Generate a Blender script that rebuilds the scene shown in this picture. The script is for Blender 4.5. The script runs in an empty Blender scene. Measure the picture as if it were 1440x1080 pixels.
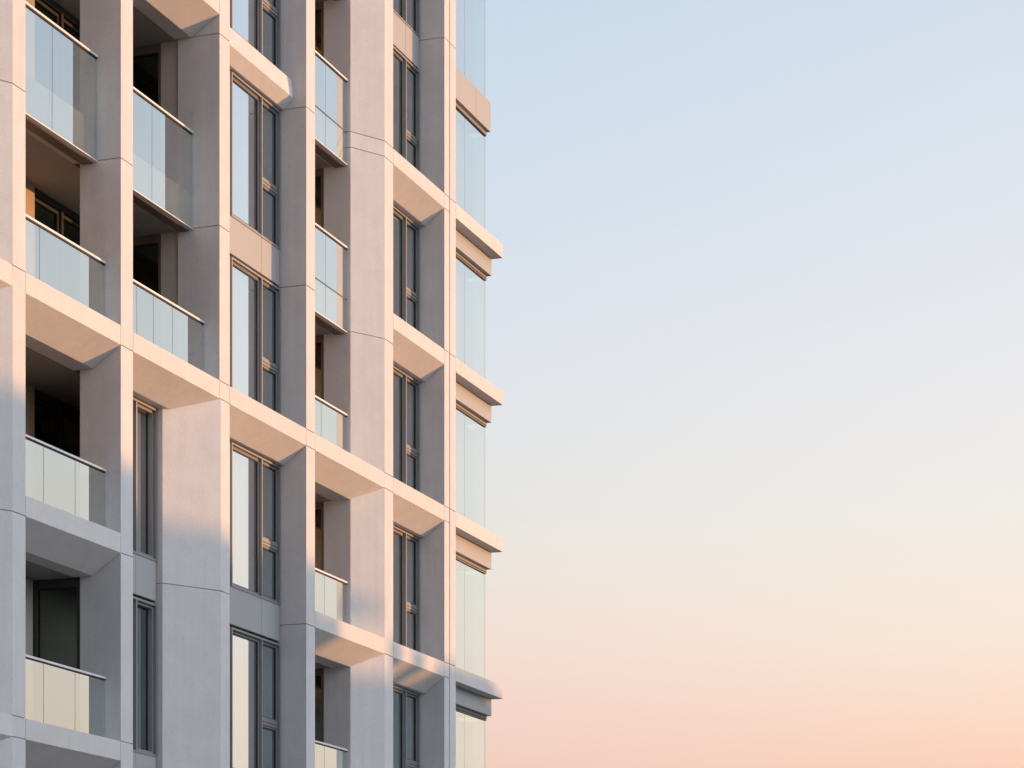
import bpy, math, random
from mathutils import Vector
random.seed(7)
SC = bpy.context.scene
COL = SC.collection

# ------------------------------------------------------------------ camera
cam_d = bpy.data.cameras.new('camera')
cam = bpy.data.objects.new('camera', cam_d)
COL.objects.link(cam)
CAM_D, CAM_Z = 18.3, 1.6            # metres from the facade plane, eye height
AX = math.radians(19.404)           # angle between the view axis and the facade
cam.location = (0, -CAM_D, CAM_Z)
cam.rotation_euler = (math.radians(90), 0, -math.atan2(math.cos(AX), math.sin(AX)))
cam_d.sensor_width = 36
cam_d.lens = 36 * 3634 / 1440
cam_d.shift_y = 938 / 1440
cam_d.clip_end = 6000
SC.camera = cam

# ------------------------------------------------------------------ light
SUN_EL = math.radians(3.2)
SUN_AZ = math.radians(36.5)         # from the facade normal towards +X
sdir = Vector((math.sin(SUN_AZ) * math.cos(SUN_EL), -math.cos(SUN_AZ) * math.cos(SUN_EL), math.sin(SUN_EL)))
sun_d = bpy.data.lights.new('sun', 'SUN')
sun_d.energy = 4.4
sun_d.angle = math.radians(0.38)
sun_d.color = (1.0, 0.47, 0.16)
sun = bpy.data.objects.new('sun', sun_d)
sun.rotation_euler = sdir.to_track_quat('Z', 'Y').to_euler()
sun.location = (60, -60, 60)
COL.objects.link(sun)

def lin(c):
    return tuple(((v / 255) / 12.92 if v / 255 <= .04045 else ((v / 255 + .055) / 1.055) ** 2.4) for v in c) + (1,)

W = bpy.data.worlds.new('World')
SC.world = W
W.use_nodes = True
nt = W.node_tree
nt.nodes.clear()
out = nt.nodes.new('ShaderNodeOutputWorld')
bg = nt.nodes.new('ShaderNodeBackground')
tc = nt.nodes.new('ShaderNodeTexCoord')
sep = nt.nodes.new('ShaderNodeSeparateXYZ')
nt.links.new(tc.outputs['Generated'], sep.inputs[0])
ramp = nt.nodes.new('ShaderNodeValToRGB')
sky = [(0.0, (226, 180, 166)), (0.07, (236, 198, 184)), (0.109, (240, 207, 192)), (0.13, (244, 213, 200)), (0.157, (243, 223, 211)),
       (0.183, (237, 229, 220)), (0.209, (231, 230, 227)), (0.26, (224, 228, 235)), (0.308, (213, 224, 235)), (0.377, (200, 218, 235)),
       (0.55, (150, 178, 216)), (0.75, (104, 136, 184)), (1.0, (78, 110, 160))]
sky_b = [(0.0, (240, 180, 150)), (0.07, (250, 196, 170)), (0.107, (252, 209, 187)), (0.128, (252, 221, 200)), (0.154, (250, 231, 215)), (0.18, (246, 235, 222)),
         (0.2056, (241, 237, 232)), (0.242, (236, 235, 236)), (0.279, (229, 232, 237)), (0.326, (221, 228, 238)), (0.371, (212, 223, 236)), (0.55, (165, 190, 220)), (1.0, (78, 110, 160))]
cr = ramp.color_ramp
cr.interpolation = 'EASE'
cr.interpolation = 'LINEAR'
while len(cr.elements) < len(sky):
    cr.elements.new(0.5)
for e, (p, c) in zip(cr.elements, sky):
    e.position = p
    e.color = lin(c)
nt.links.new(sep.outputs['Z'], ramp.inputs[0])
# towards the sunset the low sky is creamier than the pink belt in front of the camera
cream = nt.nodes.new('ShaderNodeValToRGB')
cs = [(0.0, (252, 214, 180)), (0.109, (250, 230, 209)), (0.172, (246, 238, 226)), (0.22, (239, 239, 235)), (0.28, (227, 233, 237)), (0.36, (209, 222, 236)), (0.55, (160, 186, 218)), (1.0, (78, 110, 160))]
while len(cream.color_ramp.elements) < len(cs):
    cream.color_ramp.elements.new(0.5)
for e, (p, c) in zip(cream.color_ramp.elements, cs):
    e.position = p
    e.color = lin(c)
nt.links.new(sep.outputs['Z'], cream.inputs[0])
toward = nt.nodes.new('ShaderNodeMapRange')
toward.interpolation_type = 'SMOOTHSTEP'
toward.inputs[1].default_value = .10
toward.inputs[2].default_value = -.22
nt.links.new(sep.outputs['Y'], toward.inputs[0])
rb = nt.nodes.new('ShaderNodeValToRGB')
while len(rb.color_ramp.elements) < len(sky_b):
    rb.color_ramp.elements.new(0.5)
for e, (p, c) in zip(rb.color_ramp.elements, sky_b):
    e.position = p
    e.color = lin(c)
nt.links.new(sep.outputs['Z'], rb.inputs[0])
across = nt.nodes.new('ShaderNodeMapRange')
across.inputs[1].default_value = .34
across.inputs[2].default_value = .14
nt.links.new(sep.outputs['Y'], across.inputs[0])
# very faint uneven haze
hz = nt.nodes.new('ShaderNodeTexNoise')
hz.inputs['Scale'].default_value = 3.0
hz.inputs['Detail'].default_value = 3
hmp = nt.nodes.new('ShaderNodeMapping')
hmp.inputs['Scale'].default_value = (1, 1, 6)
nt.links.new(tc.outputs['Generated'], hmp.inputs[0])
nt.links.new(hmp.outputs[0], hz.inputs['Vector'])
hadd = nt.nodes.new('ShaderNodeMath'); hadd.operation = 'MULTIPLY_ADD'
hadd.inputs[1].default_value = .3
nt.links.new(hz.outputs[0], hadd.inputs[0])
hsub = nt.nodes.new('ShaderNodeMath'); hsub.operation = 'SUBTRACT'; hsub.inputs[1].default_value = .15
nt.links.new(across.outputs[0], hsub.inputs[0])
nt.links.new(hsub.outputs[0], hadd.inputs[2])
hadd.use_clamp = True
abm = nt.nodes.new('ShaderNodeMix')
abm.data_type = 'RGBA'
nt.links.new(hadd.outputs[0], abm.inputs[0])
nt.links.new(ramp.outputs[0], abm.inputs[6])
nt.links.new(rb.outputs[0], abm.inputs[7])
skm = nt.nodes.new('ShaderNodeMix')
skm.data_type = 'RGBA'
nt.links.new(toward.outputs[0], skm.inputs[0])
nt.links.new(abm.outputs[2], skm.inputs[6])
nt.links.new(cream.outputs[0], skm.inputs[7])
# the half of the sky away from the afterglow is a cooler, dimmer dusk blue
cool = nt.nodes.new('ShaderNodeValToRGB')
cool.color_ramp.elements[0].position = 0.0
cool.color_ramp.elements[0].color = (.215, .255, .315, 1)
cool.color_ramp.elements[1].position = .6
cool.color_ramp.elements[1].color = (.205, .275, .40, 1)
nt.links.new(sep.outputs['Z'], cool.inputs[0])
side = nt.nodes.new('ShaderNodeMapRange')
side.interpolation_type = 'SMOOTHSTEP'
side.inputs[1].default_value = -.35
side.inputs[2].default_value = .45
nt.links.new(sep.outputs['X'], side.inputs[0])
wm = nt.nodes.new('ShaderNodeMix')
wm.data_type = 'RGBA'
nt.links.new(side.outputs[0], wm.inputs[0])
nt.links.new(cool.outputs[0], wm.inputs[6])
nt.links.new(skm.outputs[2], wm.inputs[7])
# broad bright glow round the low sun
inv = nt.nodes.new('ShaderNodeMapRange')
inv.interpolation_type = 'SMOOTHSTEP'
inv.inputs[1].default_value = -.50
inv.inputs[2].default_value = -.90
nt.links.new(sep.outputs['Y'], inv.inputs[0])
gm = nt.nodes.new('ShaderNodeMix')
gm.data_type = 'RGBA'; gm.blend_type = 'ADD'
gm.inputs[7].default_value = (2.06, 2.11, 2.22, 1)
nt.links.new(inv.outputs[0], gm.inputs[0])
nt.links.new(wm.outputs[2], gm.inputs[6])
nt.links.new(gm.outputs[2], bg.inputs['Color'])
bg.inputs['Strength'].default_value = 1.0
nt.links.new(bg.outputs[0], out.inputs[0])

SC.view_settings.view_transform = 'Standard'
SC.view_settings.look = 'None'
SC.view_settings.exposure = 0.0
SC.view_settings.gamma = 1.0
SC.render.engine = 'CYCLES'
SC.cycles.max_bounces = 10
SC.cycles.transparent_max_bounces = 24
SC.cycles.transmission_bounces = 8

# ------------------------------------------------------------------ materials
def new_mat(name):
    m = bpy.data.materials.new(name)
    m.use_nodes = True
    n = m.node_tree
    n.nodes.clear()
    o = n.nodes.new('ShaderNodeOutputMaterial')
    return m, n, o

def principled(n, o, **kw):
    p = n.nodes.new('ShaderNodeBsdfPrincipled')
    for k, v in kw.items():
        p.inputs[k].default_value = v
    n.links.new(p.outputs[0], o.inputs[0])
    return p

def noise(n, scale, detail=4, rough=.55, vec=None, dist=0):
    t = n.nodes.new('ShaderNodeTexNoise')
    t.inputs['Scale'].default_value = scale
    t.inputs['Detail'].default_value = detail
    t.inputs['Roughness'].default_value = rough
    t.inputs['Distortion'].default_value = dist
    if vec:
        n.links.new(vec, t.inputs['Vector'])
    return t

def maprange(n, src, a, b, c, d):
    m = n.nodes.new('ShaderNodeMapRange')
    m.inputs[1].default_value, m.inputs[2].default_value = a, b
    m.inputs[3].default_value, m.inputs[4].default_value = c, d
    n.links.new(src, m.inputs[0])
    return m.outputs[0]

def mul(n, a, b):
    m = n.nodes.new('ShaderNodeMath')
    m.operation = 'MULTIPLY'
    n.links.new(a, m.inputs[0])
    n.links.new(b, m.inputs[1])
    return m.outputs[0]

def scale_col(n, col, fac):
    v = n.nodes.new('ShaderNodeVectorMath')
    v.operation = 'SCALE'
    v.inputs[0].default_value = col[:3]
    n.links.new(fac, v.inputs['Scale'])
    return v.outputs[0]

def concrete(name, col, grain=1.0):
    m, n, o = new_mat(name)
    p = principled(n, o, Roughness=.85)
    tc = n.nodes.new('ShaderNodeTexCoord')
    ob = tc.outputs['Object']
    fine = noise(n, 58, 3, .8, ob)
    mid = noise(n, 2.2, 5, .6, ob, .4)
    mp = n.nodes.new('ShaderNodeMapping')
    mp.inputs['Scale'].default_value = (9, 9, .35)      # rain streaks run down the face
    n.links.new(ob, mp.inputs[0])
    streak = noise(n, 1.0, 4, .6, mp.outputs[0])
    vor = n.nodes.new('ShaderNodeTexVoronoi')            # blow holes
    vor.inputs['Scale'].default_value = 16
    n.links.new(ob, vor.inputs['Vector'])
    vsel = n.nodes.new('ShaderNodeSeparateColor')
    n.links.new(vor.outputs['Color'], vsel.inputs[0])
    hole_r = maprange(n, vsel.outputs[0], .86, 1.0, 0.0, .13)
    sub = n.nodes.new('ShaderNodeMath'); sub.operation = 'SUBTRACT'
    n.links.new(vor.outputs['Distance'], sub.inputs[0]); n.links.new(hole_r, sub.inputs[1])
    pore = maprange(n, sub.outputs[0], 0.0, .05, .62, 1.0)
    g = maprange(n, fine.outputs[0], .3, .7, 1 - .13 * grain, 1 + .09 * grain)
    a = maprange(n, mid.outputs[0], .3, .7, .95, 1.04)
    s = maprange(n, streak.outputs[0], .35, .65, .97, 1.02)
    f = mul(n, mul(n, g, a), mul(n, s, pore))
    ta = n.nodes.new('ShaderNodeAttribute')
    ta.attribute_name = 'tone'
    c = scale_col(n, col, mul(n, f, ta.outputs['Fac']))
    n.links.new(c, p.inputs['Base Color'])
    bump = n.nodes.new('ShaderNodeBump')
    bump.inputs['Strength'].default_value = .25
    bump.inputs['Distance'].default_value = .006
    n.links.new(mul(n, fine.outputs[0], pore), bump.inputs['Height'])
    n.links.new(bump.outputs[0], p.inputs['Normal'])
    return m

M = {}
M['concrete'] = concrete('precast_concrete', (.585, .57, .56))
M['band'] = concrete('band_concrete', (.60, .575, .555), .8)
M['slab'] = concrete('slab_concrete', (.42, .385, .36), .6)
M['soffit'] = concrete('shaded_soffit', (.27, .25, .235), .5)  # darker copy of the slab concrete, ceiling shade put into its colour
M['wall'] = concrete('render_wall', (.42, .375, .34), .5)
M['sun_warm'] = concrete('sun_warm_render', (.46, .34, .22), .5)  # wall render tinted warm, the sunlit patch put into its colour

def metal(name, col, rough=.4, met=.5, var=.05):
    m, n, o = new_mat(name)
    p = principled(n, o, Roughness=rough, Metallic=met)
    tc = n.nodes.new('ShaderNodeTexCoord')
    t = noise(n, 6, 3, .5, tc.outputs['Object'])
    f = maprange(n, t.outputs[0], .3, .7, 1 - var, 1 + var)
    n.links.new(scale_col(n, col, f), p.inputs['Base Color'])
    r = maprange(n, t.outputs[0], .3, .7, rough - .05, rough + .06)
    n.links.new(r, p.inputs['Roughness'])
    return m

M['frame'] = metal('window_frame_metal', (.205, .205, .205), .5, .2)
M['spandrel'] = metal('taupe_panel_metal', (.315, .32, .325), .6, .03, .02)
M['rail'] = metal('handrail_metal', (.68, .65, .63), .5, .1)
M['darkmetal'] = metal('dark_frame_metal', (.055, .053, .05), .9, 0)
for _n in M['darkmetal'].node_tree.nodes:
    if _n.type == 'BSDF_PRINCIPLED':
        _n.inputs['Specular IOR Level'].default_value = .03
M['bronze'] = metal('bronze_frame_metal', (.13, .105, .085), .5, .2)
M['edge'] = metal('glass_edge_grey', (.11, .13, .15), .5, 0)
M['gasket'] = metal('black_gasket', (.012, .012, .013), .6, 0)

def glass(name, tint, base, gain, rcol, rough=0.0):
    m, n, o = new_mat(name)
    lw = n.nodes.new('ShaderNodeLayerWeight')
    lw.inputs['Blend'].default_value = .5
    fac = maprange(n, lw.outputs['Facing'], 0, 1, base, base + gain)
    tr = n.nodes.new('ShaderNodeBsdfTransparent')
    tr.inputs[0].default_value = tint
    gl = n.nodes.new('ShaderNodeBsdfGlossy')
    gl.inputs['Color'].default_value = rcol
    gl.inputs['Roughness'].default_value = rough
    tc = n.nodes.new('ShaderNodeTexCoord')
    wob = noise(n, .9, 1, .5, tc.outputs['Object'])
    bp = n.nodes.new('ShaderNodeBump')
    bp.inputs['Strength'].default_value = .05
    bp.inputs['Distance'].default_value = .01
    n.links.new(wob.outputs[0], bp.inputs['Height'])
    n.links.new(bp.outputs[0], gl.inputs['Normal'])
    geo = n.nodes.new('ShaderNodeNewGeometry')           # the coating reflects on the outer skin only
    fr = maprange(n, geo.outputs['Backfacing'], 0, 1, 1, 0)
    mx = n.nodes.new('ShaderNodeMixShader')
    n.links.new(mul(n, fac, fr), mx.inputs[0])
    n.links.new(tr.outputs[0], mx.inputs[1])
    n.links.new(gl.outputs[0], mx.inputs[2])
    n.links.new(mx.outputs[0], o.inputs[0])
    return m

M['bal_glass'] = glass('balustrade_glass', (.88, .94, .92, 1), .15, 1.08, (.90, .93, .92, 1))
M['win_glass'] = glass('window_glass', (.70, .77, .76, 1), .05, 1.16, (.84, .93, .97, 1))
M['clear_glass'] = glass('bright_window_glass', (.78, .83, .83, 1), .05, 1.42, (.94, .965, .985, 1))
M['corner_glass'] = glass('corner_glass', (.80, .85, .85, 1), .26, .88, (.93, .965, .97, 1))

M['dark_glass'] = glass('dark_tinted_glass', (.50, .58, .52, 1), .17, .40, (.62, .74, .66, 1))

def plain(name, col, rough=.9, var=.06, scale=3):
    m, n, o = new_mat(name)
    p = principled(n, o, Roughness=rough)
    tc = n.nodes.new('ShaderNodeTexCoord')
    t = noise(n, scale, 4, .6, tc.outputs['Object'])
    n.links.new(scale_col(n, col, maprange(n, t.outputs[0], .3, .7, 1 - var, 1 + var)), p.inputs['Base Color'])
    return m

M['interior'] = plain('interior_plaster', (.17, .17, .15))
M['asphalt'] = plain('asphalt', (.06, .058, .056), .9, .15, 1.5)
M['paving'] = plain('paving', (.20, .19, .18), .9, .12, .8)
M['neighbour'] = plain('neighbour_render', (.5, .45, .4), .9, .06, .3)
M['leaf'] = plain('roof_foliage', (.06, .09, .035), .9, .3, 5)

def fabric(name, col):
    m, n, o = new_mat(name)
    d = n.nodes.new('ShaderNodeBsdfDiffuse')
    t = n.nodes.new('ShaderNodeBsdfTranslucent')
    tc = n.nodes.new('ShaderNodeTexCoord')
    w = noise(n, 90, 2, .5, tc.outputs['Object'])
    c = scale_col(n, col, maprange(n, w.outputs[0], .3, .7, .93, 1.05))
    n.links.new(c, d.inputs[0]); n.links.new(c, t.inputs[0])
    mx = n.nodes.new('ShaderNodeMixShader')
    mx.inputs[0].default_value = .3
    n.links.new(d.outputs[0], mx.inputs[1]); n.links.new(t.outputs[0], mx.inputs[2])
    n.links.new(mx.outputs[0], o.inputs[0])
    return m

M['sheer'] = fabric('sheer_fabric', (.80, .79, .76))
M['grey_fabric'] = fabric('grey_fabric', (.15, .165, .17))
M['mauve_fabric'] = fabric('mauve_fabric', (.62, .50, .46))

# ------------------------------------------------------------------ mesh helpers
class MB:
    def __init__(s):
        s.v, s.f, s.mi, s.mats, s.tone = [], [], [], [], []
    def _m(s, m):
        if m not in s.mats:
            s.mats.append(m)
        return s.mats.index(m)
    def prism(s, poly, z0, z1, m):
        """plan polygon [(x, y)...] extruded from z0 to z1"""
        i, b, n = s._m(m), len(s.v), len(poly)
        s.v += [(x, y, z0) for x, y in poly] + [(x, y, z1) for x, y in poly]
        s.f.append(tuple(range(b + n - 1, b - 1, -1))); s.f.append(tuple(range(b + n, b + 2 * n)))
        for k in range(n):
            j = (k + 1) % n
            s.f.append((b + k, b + j, b + n + j, b + n + k))
        s.mi += [i] * (n + 2)
        s.tone += [random.uniform(.965, 1.03)] * (n + 2)
        return s
    def box(s, x0, x1, y0, y1, z0, z1, m):
        return s.prism([(x0, y0), (x1, y0), (x1, y1), (x0, y1)], z0, z1, m)
    def section(s, prof, x0, x1, m):
        """profile [(y, z)...] extruded along X"""
        i, b, n = s._m(m), len(s.v), len(prof)
        s.v += [(x0, y, z) for y, z in prof] + [(x1, y, z) for y, z in prof]
        s.f.append(tuple(range(b, b + n))); s.f.append(tuple(range(b + 2 * n - 1, b + n - 1, -1)))
        for k in range(n):
            j = (k + 1) % n
            s.f.append((b + j, b + k, b + n + k, b + n + j))
        s.mi += [i] * (n + 2)
        s.tone += [random.uniform(.965, 1.03)] * (n + 2)
        return s
    def build(s, name, parent=None, label=None, bevel=0):
        org = world_origin(parent)
        me = bpy.data.meshes.new(name)
        me.from_pydata([(x - org.x, y - org.y, z - org.z) for x, y, z in s.v], [], s.f)
        for m in s.mats:
            me.materials.append(m)
        me.polygons.foreach_set('material_index', s.mi)
        import bmesh
        s.tone += [1.0] * (len(s.f) - len(s.tone))
        at = me.attributes.new('tone', 'FLOAT', 'FACE')
        at.data.foreach_set('value', s.tone)
        bm = bmesh.new(); bm.from_mesh(me)
        bmesh.ops.recalc_face_normals(bm, faces=bm.faces)
        if bevel:
            es = [e for e in bm.edges if len(e.link_faces) == 2 and e.calc_face_angle(0) > .3]
            bmesh.ops.bevel(bm, geom=es, offset=bevel, segments=2, affect='EDGES', profile=.6)
        bm.to_mesh(me); bm.free()
        o = bpy.data.objects.new(name, me)
        COL.objects.link(o)
        if parent:
            o.parent = parent
        if label:
            o['label'] = label
        return o

def world_origin(o):
    v = Vector((0, 0, 0))
    while o is not None:
        v += o.location
        o = o.parent
    return v

def empty(name, loc, label, cat, group=None):
    o = bpy.data.objects.new(name, None)
    COL.objects.link(o)
    o.location = loc
    o['label'] = label; o['category'] = cat
    if group:
        o['group'] = group
    return o

# ------------------------------------------------------------------ dimensions (metres)
STOREY = 3.1
L = {k: 12.42 + STOREY * k for k in range(-4, 6)}      # floor levels; L[0] is the band across the whole front
TOP = 29.5
BAND_H, UND, YB = .29, .61, .80
G = .006                                                # joint half width
B = empty('apartment_building', (40, 0, 0), 'pale precast concrete apartment tower with glass balconies, against the dusk sky', 'building')

# ------------------------------------------------------------------ ground
g = MB().box(-3000, 3000, -3000, 3000, -.4, 0, M['paving']).build('ground'); g['kind'] = 'structure'
r = MB().box(-400, 600, -34, -22, .004, .008, M['asphalt']).build('road'); r['kind'] = 'structure'

# ------------------------------------------------------------------ piers
def shrink(poly, d=.018):
    """inward offset of a convex or mildly concave plan polygon (either winding)"""
    n = len(poly)
    area = sum(poly[i][0] * poly[(i + 1) % n][1] - poly[(i + 1) % n][0] * poly[i][1] for i in range(n))
    sg = 1 if area > 0 else -1
    lines = []
    for i in range(n):
        (x0, y0), (x1, y1) = poly[i], poly[(i + 1) % n]
        l = math.hypot(x1 - x0, y1 - y0)
        nx, ny = -(y1 - y0) / l * sg, (x1 - x0) / l * sg
        lines.append((nx, ny, nx * x0 + ny * y0 + d))
    res = []
    for i in range(n):
        a1, b1, c1 = lines[i - 1]; a2, b2, c2 = lines[i]
        det = a1 * b2 - a2 * b1
        res.append(((c1 * b2 - c2 * b1) / det, (a1 * c2 - a2 * c1) / det))
    return res

def pier(parts, label=None):
    """parts: list of (plan polygon, z0, z1, joints)"""
    mb = MB()
    for poly, z0, z1, joints in parts:
        js = sorted(j for j in joints if z0 + .05 < j < z1 - .05)
        zs = [z0] + js + [z1]
        for a, b in zip(zs, zs[1:]):
            mb.prism(poly, a + (G if a in js or a == z0 and z0 > 1 else 0), b - (G if b in js or b == z1 and z1 < TOP else 0), M['concrete'])
        mb.prism(shrink(poly), z0, z1, M['slab'])
    return mb.build('pier', B, label, bevel=.006)

def rect(x0, x1, d):
    return [(x0, 0), (x1, 0), (x1, d), (x0, d)]

def js(spec):
    """joint heights: t = band top, b = band underside, l = low joint"""
    r = []
    for k, w in spec:
        for ch in w:
            r.append(L[k] + {'t': .0, 'b': -BAND_H, 'l': -.6}[ch])
    return r

BOT = 0
P0 = [(30.6, .41), (31.27, 0), (31.616, 0), (31.616, .8), (30.6, .8)]
pier([(P0, BOT, TOP, js([(-3, 'b'), (-2, 'tb'), (-1, 'b'), (0, 't'), (1, 'l'), (2, 'tb'), (3, 'l'), (4, 'b')]))])
pier([(rect(34.403, 34.786, .69), BOT, TOP, js([(-3, 'b'), (-2, 't'), (-1, 'b'), (0, 'b'), (1, 'l'), (2, 'b'), (3, 'l'), (4, 'b')]))])
P2L = [(36.865, .57), (37.80, 0), (38.13, 0), (38.13, YB), (36.865, YB)]
P2U = rect(37.753, 38.13, .75)
pier([(P2L, BOT, L[0] - BAND_H, js([(-3, 'b'), (-2, 'l'), (-1, 'b')])),
      (P2U, L[0] - BAND_H, TOP, js([(0, 't'), (1, 'l'), (2, 'l'), (3, 'l'), (4, 'b')]))])
pier([(rect(41.189, 41.565, .8), BOT, TOP, js([(-3, 'b'), (-1, 'b'), (0, 'tb'), (1, 'l'), (2, 'l'), (3, 'l'), (4, 'b')]))])
P4 = [(44.12, .41), (44.79, 0), (45.215, 0), (45.215, .95), (44.12, .95)]
pier([(P4, BOT, TOP, js([(-3, 'b'), (-2, 'b'), (-1, 'b'), (0, 'tb'), (1, 'l'), (2, 'tb'), (3, 't'), (4, 'b')]))])
pier([(rect(47.92, 48.19, .8), BOT, TOP, js([(-3, 'b'), (-2, 'tb'), (-1, 'tb'), (0, 'tb'), (1, 't'), (2, 'tb'), (3, 't'), (4, 'b')])),
      (rect(48.235, 48.56, .8), BOT, TOP, js([(-3, 't'), (-2, 't'), (-1, 't'), (0, 't'), (1, 't'), (2, 't'), (3, 't')])),
      ([(48.16, .035), (48.27, .035), (48.27, .7), (48.16, .7)], BOT, TOP, [])])
PL = [(27.55, .41), (28.2, 0), (28.55, 0), (28.55, .8), (27.55, .8)]
pier([(PL, BOT, TOP, js([(k, 'b') for k in range(-3, 5)]))])
pier([(rect(24.9, 25.3, .8), BOT, TOP, js([(k, 'b') for k in range(-3, 5)]))])

# bays: clear left and right X between pier faces
BAY = {-1: (25.3, 28.2), 0: (28.55, 31.27), 1: (31.616, 34.403), 2: (34.786, 37.753), 3: (38.13, 41.189), 4: (41.565, 44.79), 5: (45.215, 47.92)}

YC = {-1: .45, 0: .45, 1: .46, 2: .50, 3: .40, 4: .42, 5: .40}
def band(bay, k):
    x0, x1 = BAY[bay]
    z = L[k]
    prof = [(0, z), (0, z - BAND_H), (YC[bay], z - UND), (YB - .01, z - UND), (YB - .01, z)]
    mb = MB().section(prof, x0 + .009, x1 - .009, M['band'])
    return mb.build('concrete_band', B, bevel=.006)

BANDS = {-1: (-3, -2, -1, 0, 2, 4), 0: (-3, -2, 0, 2, 4), 1: (-3, -2, -1, 0, 4), 2: (-3, 0, 2, 4), 3: (-3, 0, 4), 4: (-3, -1, 0, 4), 5: (-3, -1, 0, 1, 2, 4)}
for bay, ks in BANDS.items():
    for k in ks:
        band(bay, k)
# band in bay 5 one floor below the lowest in view, and the recessed beam of bay 3
band(5, -2); band(4, -2)
z = L[2]
MB().section([(.28, z - .10), (.235, z - .43), (.42, z - UND), (YB - .01, z - UND), (YB - .01, z - .10)], 38.134, 41.186, M['band']).build('recessed_beam', B, bevel=.006)

# floor slabs behind everything (their undersides are the balcony ceilings)
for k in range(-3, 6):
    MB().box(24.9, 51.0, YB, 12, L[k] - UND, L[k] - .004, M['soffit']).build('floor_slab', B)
MB().box(24.9, 51.3, .3, 12, TOP, TOP + .3, M['slab']).build('roof', B)
MB().box(24.6, 24.9, .8, 12, 0, TOP, M['concrete']).box(24.6, 51.2, 12, 12.3, 0, TOP, M['concrete']).build('rear_wall', B)
MB().box(24.9, 51.0, 5.2, 5.4, 0, TOP, M['interior']).build('inner_wall', B)

# ------------------------------------------------------------------ windows
def window(x0, x1, z0, z1, y, mullions, transoms=(), fr='frame', glassm='win_glass', proj=.065, fw=.036, sash=.042, label=None, glass0='win_glass'):
    """front window in the plane y; frame with projecting mullions; one pane object per light"""
    mb = MB()
    m, gk = M[fr], M['gasket']
    mb.box(x0, x1, y, y + proj + .05, z1 - fw, z1, m)
    mb.box(x0, x1, y, y + proj + .05, z0, z0 + fw, m)
    mb.box(x0, x1, y + .02, y + proj + .05, z1, z1 + .012, gk)
    xs = [x0] + list(mullions) + [x1]
    mb.box(x0, x0 + fw, y, y + proj + .05, z0 + fw, z1 - fw, m)
    mb.box(x1 - fw, x1, y, y + proj + .05, z0 + fw, z1 - fw, m)
    for mx in mullions:
        mb.box(mx - fw / 2, mx + fw / 2, y - .006, y + proj + .05, z0 + fw, z1 - fw, m)
    # stepped sash with a dark gasket line
    lights = []
    for i, (a, b) in enumerate(zip(xs, xs[1:])):
        a2 = a + (fw if i == 0 else fw / 2); b2 = b - (fw if i == len(xs) - 2 else fw / 2)
        t_here = [t for (j, t) in transoms if j == i]
        zz = [z0 + fw] + t_here + [z1 - fw]
        for t in t_here:
            mb.box(a2, b2, y + .03, y + proj + .03, t - .045, t + .045, m)
            mb.box(a2, b2, y + .022, y + .03, t - .004, t + .004, gk)
        for j, (c, d) in enumerate(zip(zz, zz[1:])):
            c2 = c + (.045 if j > 0 else 0); d2 = d - (.045 if j < len(zz) - 2 else 0)
            s = sash
            ys0, ys1 = y + .045, y + proj + .02
            mb.box(a2, b2, ys0, ys1, d2 - s, d2, m).box(a2, b2, ys0, ys1, c2, c2 + s, m)
            mb.box(a2, a2 + s, ys0, ys1, c2 + s, d2 - s, m).box(b2 - s, b2, ys0, ys1, c2 + s, d2 - s, m)
            mb.box(a2, b2, ys0 - .004, ys0, d2 - s * .55, d2 - s * .4, gk)
            gs = .013
            yk0, yk1 = y + proj - .012, y + proj + .004
            mb.box(a2 + s, b2 - s, yk0, yk1, d2 - s - gs * 1.6, d2 - s, gk).box(a2 + s, b2 - s, yk0, yk1, c2 + s, c2 + s + gs, gk)
            mb.box(b2 - s - gs, b2 - s, yk0, yk1, c2 + s + gs, d2 - s - gs * 1.6, gk)
            mb.box(a2 + s, a2 + s + gs, yk0, yk1, c2 + s + gs, d2 - s - gs * 1.6, gk)
            lights.append((a2 + s, b2 - s, c2 + s, d2 - s))
    w = mb.build('window', B, label)
    for q, (a, b, c, d) in enumerate(lights):
        MB().box(a, b, y + proj + .005, y + proj + .015, c, d, M[glass0 if q == 0 else glassm]).build('pane', w)
    return w

def spandrel(x0, x1, z0, z1, y, joints=()):
    mb = MB()
    xs = [x0] + list(joints) + [x1]
    for a, b in zip(xs, xs[1:]):
        mb.box(a + .004, b - .004, y, y + .04, z0, z1, M['spandrel'])
    mb.box(x0, x1, y + .02, y + .1, z0 - .01, z1 + .01, M['gasket'])
    return mb.build('spandrel_panel', B, bevel=.003)

def wz(k):     # bottom and top of a window standing on level k
    return L[k] + .05, L[k + 1] - UND - .014

Y3 = .485
for k in range(-3, 4):
    z0, z1 = wz(k)
    window(39.22, 41.17, z0, z1, Y3, (40.41,), ((1, L[k] + 1.05),), glass0='clear_glass')
    MB().box(38.14, 39.2, Y3 + .02, Y3 + .12, z0, z1, M['spandrel']).build('side_panel', B)
for k in (-2, -1, 1, 2, 3):
    a, b = (.05, -UND + .035) if k != 2 else (.05, -.12)
    spandrel(38.14, 41.17, L[k] + b, L[k] + a, Y3 + .012, (40.41,))
Y5 = .52
for k in range(-3, 4):
    z0, z1 = wz(k)
    window(45.22, 47.90, z0, z1, Y5, (47.17,), ((1, L[k] + 1.05),))
spandrel(45.22, 47.9, L[3] - UND + .035, L[3] + .05, Y5 + .012, (47.17,))
for k in (-3, -2, -1):
    z0, z1 = wz(k)
    window(34.80, 36.85, z0, z1, .66, (36.155,), proj=.13, glassm='clear_glass' if k == -1 else 'win_glass')
for k in (-2, -1):
    spandrel(34.80, 36.85, L[k] - UND + .035, L[k] + .05, .672, (36.155,))
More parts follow.
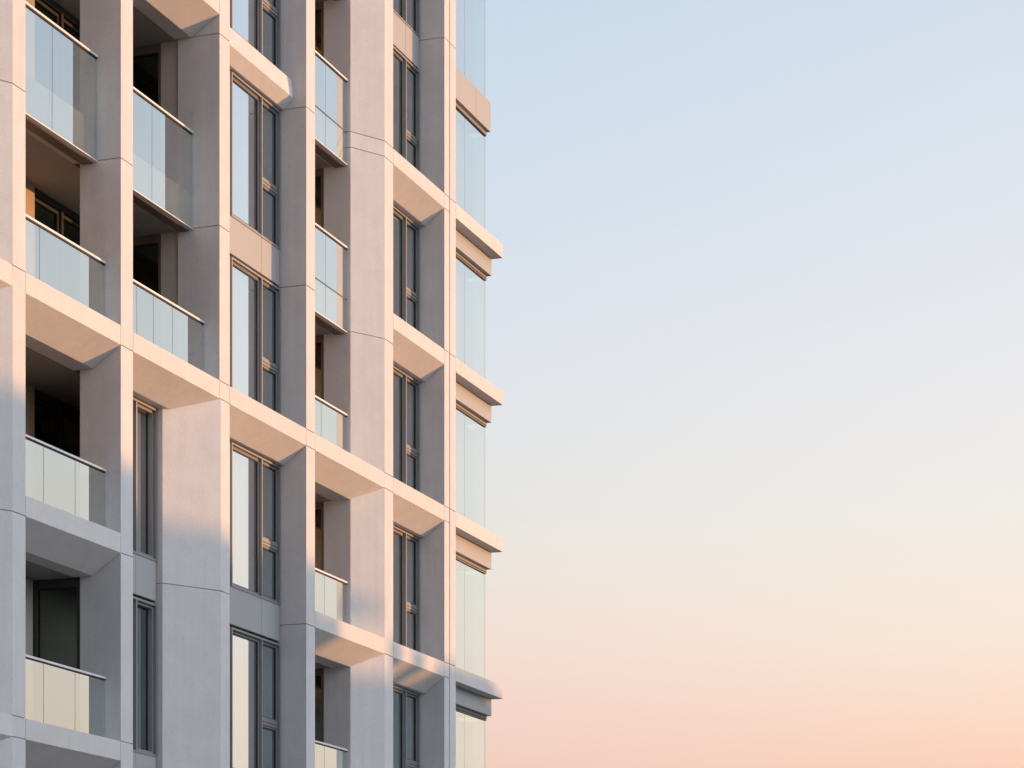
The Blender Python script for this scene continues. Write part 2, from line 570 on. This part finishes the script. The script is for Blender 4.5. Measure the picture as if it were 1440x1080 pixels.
# bays left of the picture
for bay in (0, -1):
    xa, xb = BAY[bay]
    xb -= .67
    for k in range(-3, 4):
        z0, z1 = wz(k)
        window(xa + .01, xb - .01, z0, z1, .6, (xb - .75,))
        if k + 1 not in BANDS[bay]:
            spandrel(xa + .01, xb - .01, L[k + 1] - UND + .035, L[k + 1] + .05, .612, (xb - .75,))
# bay 2 above level 2, bay 3 handled; partitions between flats
part = MB()
for x in (28.2, 31.27):
    part.box(x, x + .3, YB, 5.2, 0, TOP, M['interior'])
part.box(34.45, 34.75, 1.85, 5.2, 0, TOP, M['interior'])
part.box(37.80, 38.1, 1.85, 5.2, 0, TOP, M['interior'])
part.box(37.80, 38.1, YB, 1.85, 0, L[0] - UND, M['interior'])
part.box(41.25, 41.5, YB, 5.2, 0, TOP, M['wall'])
part.box(44.2, 45.15, 1.86, 5.2, 0, TOP, M['interior'])
part.box(47.95, 48.5, YB, 5.2, 0, TOP, M['interior'])
part.build('partition_wall', B)

# ------------------------------------------------------------------ balcony recesses
def perp_window(x, y0, y1, z0, z1, fr='bronze', head=.13):
    """glazing in a wall that faces -X (the side wall of a balcony)"""
    mb = MB()
    f = .055
    m = M[fr]
    mb.box(x, x + .12, y0, y1, z1 - head, z1, m)
    mb.box(x, x + .12, y0, y1, z0, z0 + f, m)
    mb.box(x, x + .12, y0, y0 + f, z0 + f, z1 - head, m).box(x, x + .12, y1 - f, y1, z0 + f, z1 - head, m)
    mb.box(x + .03, x + .05, y0 + f, y1 - f, z1 - head - .02, z1 - head, M['gasket'])
    w = mb.build('side_window', B)
    MB().box(x + .06, x + .07, y0 + f, y1 - f, z0 + f, z1 - head, M['dark_glass']).build('pane', w)
    return w

def back_window(x0, x1, y, z0, z1, mull):
    mb = MB()
    m = M['darkmetal']
    f = .06
    xs = [x0] + list(mull) + [x1]
    mb.box(x0, x1, y, y + .12, z1 - .1, z1, m).box(x0, x1, y, y + .12, z0, z0 + f, m)
    for x in xs:
        mb.box(x - f / 2, x + f / 2, y - .01, y + .12, z0 + f, z1 - .1, m)
    w = mb.build('balcony_door', B)
    for a, b in zip(xs, xs[1:]):
        s = .05
        fm = MB().box(a + .04, b - .04, y + .03, y + .09, z1 - .1 - s - .03, z1 - .13, m).box(a + .04, b - .04, y + .03, y + .09, z0 + f, z0 + f + s, m)
        fm.box(a + .04, a + .04 + s, y + .03, y + .09, z0 + f + s, z1 - .18, m).box(b - .04 - s, b - .04, y + .03, y + .09, z0 + f + s, z1 - .18, m)
        fm.build('sash', w)
        MB().box(a + .04 + s, b - .04 - s, y + .06, y + .07, z0 + f + s, z1 - .18, M['dark_glass']).build('pane', w)
    return w

# bays 1 + 2 share deep balconies on levels 0 and 1 (and 2, 3 above the picture)
YR = 1.83
for k in (-3, -2, -1, 0, 1, 2, 3):
    z0, z1 = L[k], L[k + 1] - UND
    if k == -2 or k == -3:      # bay 1: side glazing, shallow back wall
        perp_window(34.425, .70, 1.50, z0, z1, 'darkmetal')
        MB().box(31.6, 34.42, 1.50, 1.62, z0, z1, M['wall']).build('balcony_wall', B)
    else:
        xr = 37.76 if k >= 0 else 37.0
        xw = 35.05
        MB().box(31.6, xw, YR, YR + .15, z0, z1, M['sun_warm'] if k <= 0 else M['wall']).box(31.3, 31.6, .81, YR, z0, z1, M['wall']).build('balcony_wall', B)
        back_window(xw, xr, YR + .04, z0, z1, (xw + .92,))
        if k < 0:
            MB().box(35.02, 37.1, .98, 1.03, z0, z1, M['interior']).box(37.0, 37.1, 1.03, YR, z0, z1, M['wall']).build('lining_wall', B)
        else:                   # bay 2: side wall at the second pier
            MB().box(37.785, 37.95, .75, 1.07, z0, z1, M['wall']).build('balcony_wall', B)
            perp_window(37.80, 1.07, YR, z0, z1, 'bronze')
# bay 4
for k in range(-3, 4):
    z0, z1 = L[k], L[k + 1] - UND
    MB().box(41.5, 44.14, YR, YR + .12, z0, z1, M['wall']).build('balcony_wall', B)
    perp_window(44.135, .955, YR, z0, z1, 'bronze')

# ------------------------------------------------------------------ balconies: slab edge, glass, handrail
def balcony(bay, k, yg, joints=(), floating=False, x0=None, x1=None, seam=False):
    a, b = BAY[bay]
    a = (x0 or a) + .01; b = (x1 or b) - .012
    z = L[k]
    top = z + .92
    gb = z - .60 if floating else z + .004
    mb = MB()
    if floating:
        ed = MB().box(a - .005, b + .004, yg + .045, YB - .005, z - UND, z - .01, M['slab'])
        root = ed.build('balcony_slab', B, bevel=.004)
        MB().box(a, b, yg - .03, yg + .055, z - UND - .017, z - UND - .003, M['rail']).box(a, b, yg - .004, yg + .03, z - UND - .003, gb, M['gasket']).build('edge_trim', root)
        MB().box(a, b, yg + .056, yg + .24, z - UND - .03, z - UND - .004, M['bronze']).build('edge_shade_strip', root)  # dark strip added for the shade under the slab edge
        if seam:
            MB().box(a, b, yg - .008, yg - .001, z - .012, z + .006, M['bronze']).build('seam_strip', root)
    root = MB().box(a, b, yg - .03, yg + .04, top + .014, top + .045, M['rail']).box(a, b, yg - .016, yg + .026, top - .004, top + .014, M['gasket']).build('handrail', B)
    xs = [a] + list(joints) + [b]
    for p, q in zip(xs, xs[1:]):
        MB().box(p + .006, q - .006, yg, yg + .014, gb, top, M['bal_glass']).build('balustrade_glass', B)
    for j in joints:
        MB().box(j - .0055, j + .0055, yg + .003, yg + .011, gb, top, M['gasket']).build('glass_joint', B)

balcony(1, 1, .405, (33.07,), True)
balcony(1, 0, .27, (32.47,))
balcony(1, -1, .27, (32.58, 33.50))
balcony(1, -2, .27, (32.58, 33.50))
balcony(1, -3, .27, (32.58, 33.50))
balcony(2, 1, .49, (36.35,), True)
balcony(2, 0, .285, (35.45, 36.0, 36.65))
balcony(1, 2, .405, (33.07,), True)
balcony(2, 2, .285, (36.35,))
balcony(4, 2, .49, (43.15,), True, x1=44.125, seam=True)
balcony(4, 1, .49, (43.15,), True, x1=44.125, seam=True)
balcony(4, 0, .49, (42.95,), x1=44.125)
balcony(4, -1, .49, (43.1,), x1=44.125)
balcony(4, -2, .49, (43.1,), x1=44.125)
balcony(4, 3, .49, (43.15,), True, x1=44.125, seam=True)

# ------------------------------------------------------------------ corner bay
XC = 51.37
YG = .385
for k in range(-3, 5):
    z = L[k]
    if k != 3:
        MB().box(48.566, XC, 0, .9, z - BAND_H, z, M['band']).box(XC - 1.1, XC, .9, 9, z - BAND_H, z, M['band']).build('concrete_band', B, bevel=.006)
        mb = MB().box(48.566, XC - .012, .25, .9, z - .645, z - BAND_H, M['spandrel']).box(XC - .5, XC - .012, .9, 9, z - .645, z - BAND_H, M['spandrel'])
        mb.build('spandrel_panel', B, bevel=.004)
        zt = z - .645
        MB().box(48.566, XC - .03, .35, YG + .06, zt - .055, zt, M['frame']).box(48.566, XC - .035, .362, YG + .05, zt - .075, zt - .055, M['gasket']).box(48.566, XC - .035, .355, YG + .05, zt - .095, zt - .075, M['bronze']).build('head_trim', B)
        zb = z
    else:
        mb = MB()
        for a, b in ((48.566, 50.46), (50.468, XC - .012)):
            mb.box(a, b, .27, .9, z - .70, z - .08, M['spandrel'])
        mb.box(XC - .5, XC - .012, .9, 9, z - .7, z - .08, M['spandrel'])
        mb.build('spandrel_panel', B, bevel=.004)
        zt = z - .70
        MB().box(48.566, XC - .03, .35, YG + .06, zt - .07, zt, M['frame']).box(48.566, XC - .035, .36, YG + .05, zt - .09, zt - .07, M['gasket']).build('head_trim', B)
        zb = z - .08
for k in range(-3, 4):
    zb = L[k] if k != 3 else L[k] - .08
    zt = L[k + 1] - (.74 if k + 1 != 3 else .79)
    fm = MB().box(XC - .05, XC - .035, YG, YG + .02, zb, zt, M['edge'])
    w = fm.build('corner_window', B)
    for a, b in ((48.57, 50.095), (50.105, XC - .051)):
        MB().box(a, b, YG, YG + .012, zb, zt, M['corner_glass']).build('pane', w)
    MB().box(XC - .051, XC - .039, YG + .02, 9, zb, zt, M['corner_glass']).build('pane', w)
    MB().box(50.093, 50.107, YG + .001, YG + .014, zb, zt, M['gasket']).build('pane_joint', w)

# ------------------------------------------------------------------ curtains (hang inside the windows)
def curtain(x0, x1, z0, z1, y, mat, label, amp=.035, pitch=.13, group=None):
    n = max(12, int((x1 - x0) / .012))
    vs, fs = [], []
    ph = random.random() * 6
    for i in range(n + 1):
        x = x0 + (x1 - x0) * i / n
        d = amp * (math.sin(2 * math.pi * x / pitch + ph + .8 * math.sin(x * 5.1 + ph)) + .35 * math.sin(2 * math.pi * x / (pitch * .43) + 1.3 * ph))
        for zz, s in ((z0, 1.15), ((z0 + z1) / 2, 1.0), (z1, .8)):
            vs.append((x - x0, d * s, zz - z0))
    for i in range(n):
        for j in range(2):
            a = i * 3 + j
            fs.append((a, a + 3, a + 4, a + 1))
    me = bpy.data.meshes.new('curtain')
    me.from_pydata(vs, [], fs)
    me.materials.append(M[mat])
    for p in me.polygons:
        p.use_smooth = True
    o = bpy.data.objects.new('curtain', me)
    COL.objects.link(o)
    o.location = (x0, y, z0)
    sm = o.modifiers.new('thickness', 'SOLIDIFY'); sm.thickness = .003
    o['label'] = label; o['category'] = 'curtain'
    o['group'] = group or 'curtains behind the windows'

low = {-2: 'lowest', -1: 'second lowest', 0: 'third lowest', 1: 'fourth lowest', 2: 'fifth lowest', 3: 'topmost'}
for k in (-2, -1, 0, 1, 2):
    z0, z1 = L[k] + .08, L[k + 1] - UND - .05
    w = 'topmost' if k == 2 else low[k]
    curtain(39.3, 40.33 if k >= 0 else 40.12, z0, z1, Y3 + .22, 'sheer', 'white sheer curtain behind wide left pane, ' + w + ' in the middle window column')
    curtain(40.46, 41.14, z0, z1, Y3 + .22, 'grey_fabric', 'grey curtain behind narrow right panes, ' + w + ' in the middle window column', .025, .11)
for k in (-2, -1, 0, 1, 2, 3):
    z0, z1 = L[k] + .08, L[k + 1] - UND - .05
    curtain(45.3, 47.08, z0, z1, Y5 + .22, 'grey_fabric', 'grey curtain behind dark tall left pane, ' + low[k] + ' beside the corner pier', .025, .1)
    curtain(47.22, 47.86, z0, z1, Y5 + .22, 'grey_fabric', 'grey curtain behind right panes with crossbar, ' + low[k] + ' beside the corner pier', .025, .11)
curtain(34.9, 36.8, L[-1] + .08, L[0] - UND - .05, .86, 'mauve_fabric', 'mauve curtain behind the upper of the two narrow windows near the left edge', .012, .2)
curtain(34.9, 36.8, L[-2] + .08, L[-1] - UND - .05, .86, 'grey_fabric', 'grey curtain behind the lower of the two narrow windows near the left edge', .03, .16)
for k in (-2, -1, 0, 1, 2, 3):
    curtain(48.7, 51.2, L[k] + .02, L[k + 1] - .82, YG + .25, 'sheer', 'white sheer curtain inside the glass building corner, ' + low[k] + ' storey', .03, .17)

# ------------------------------------------------------------------ the neighbouring building whose roofline shades the lower floors
T = 78.0
off = sdir * T
def shade(x, z):                    # roof point whose shadow falls on the facade at (x, z)
    return x + off.x, z + off.z
NB = empty('neighbouring_building', (off.x + 30, off.y - 6, 0), 'rendered building across the street, outside the picture', 'building')
y0, y1 = off.y - 12, off.y
pts = [(-10, 14.4), (10, 12.7), (31.5, 10.75), (34.6, 10.4), (38, 9.98), (41.2, 9.72), (42.3, 9.2)]
prof = [shade(x, z) for x, z in pts]
mb = MB()
def wall_xz(poly, y0, y1, m):
    i, b, n = mb._m(m), len(mb.v), len(poly)
    mb.v.extend([(x, y0, z) for x, z in poly] + [(x, y1, z) for x, z in poly])
    mb.f.append(tuple(range(b, b + n))); mb.f.append(tuple(range(b + 2 * n - 1, b + n - 1, -1)))
    for k in range(n):
        j = (k + 1) % n
        mb.f.append((b + j, b + k, b + n + k, b + n + j))
    mb.mi.extend([i] * (n + 2))
wall_xz([(prof[0][0], 0)] + prof + [(prof[-1][0], 0)], y1 - .6, y1, M['neighbour'])
low = [shade(x, z) for x, z in ((42.3, 8.62), (47.3, 8.5), (48.0, 9.35), (50.4, 9.45), (51.5, 9.0), (60, 8.6), (75, 7.0))]
wall_xz([(low[0][0], 0)] + low + [(low[-1][0], 0)], y1 - .6, y1, M['neighbour'])
mb.build('street_wall', NB)
MB().box(prof[0][0], low[-1][0], y0, y1 - .6, 0, 13, M['neighbour']).build('main_volume', NB)
# added, unseen canopy on posts above the lower wing, shaped to cast shadow streaks
c0, c1 = shade(41.0, 10.15), shade(44.75, 10.15)
cn = MB()
cn.prism([(c0[0], y1 - 1.6), (c1[0], y1 - 1.6), (c1[0], y1 - .1), (c0[0], y1 - .1)], c0[1] - .5, c0[1], M['neighbour'])
for x in (42.6, 45.6, 46.75):
    p = shade(x, 8.7)
    cn.box(p[0] - .22, p[0] + .22, y1 - .5, y1 - .2, p[1] - .5, p[1] + .75, M['neighbour'])
cn.build('shadow_canopy', NB)
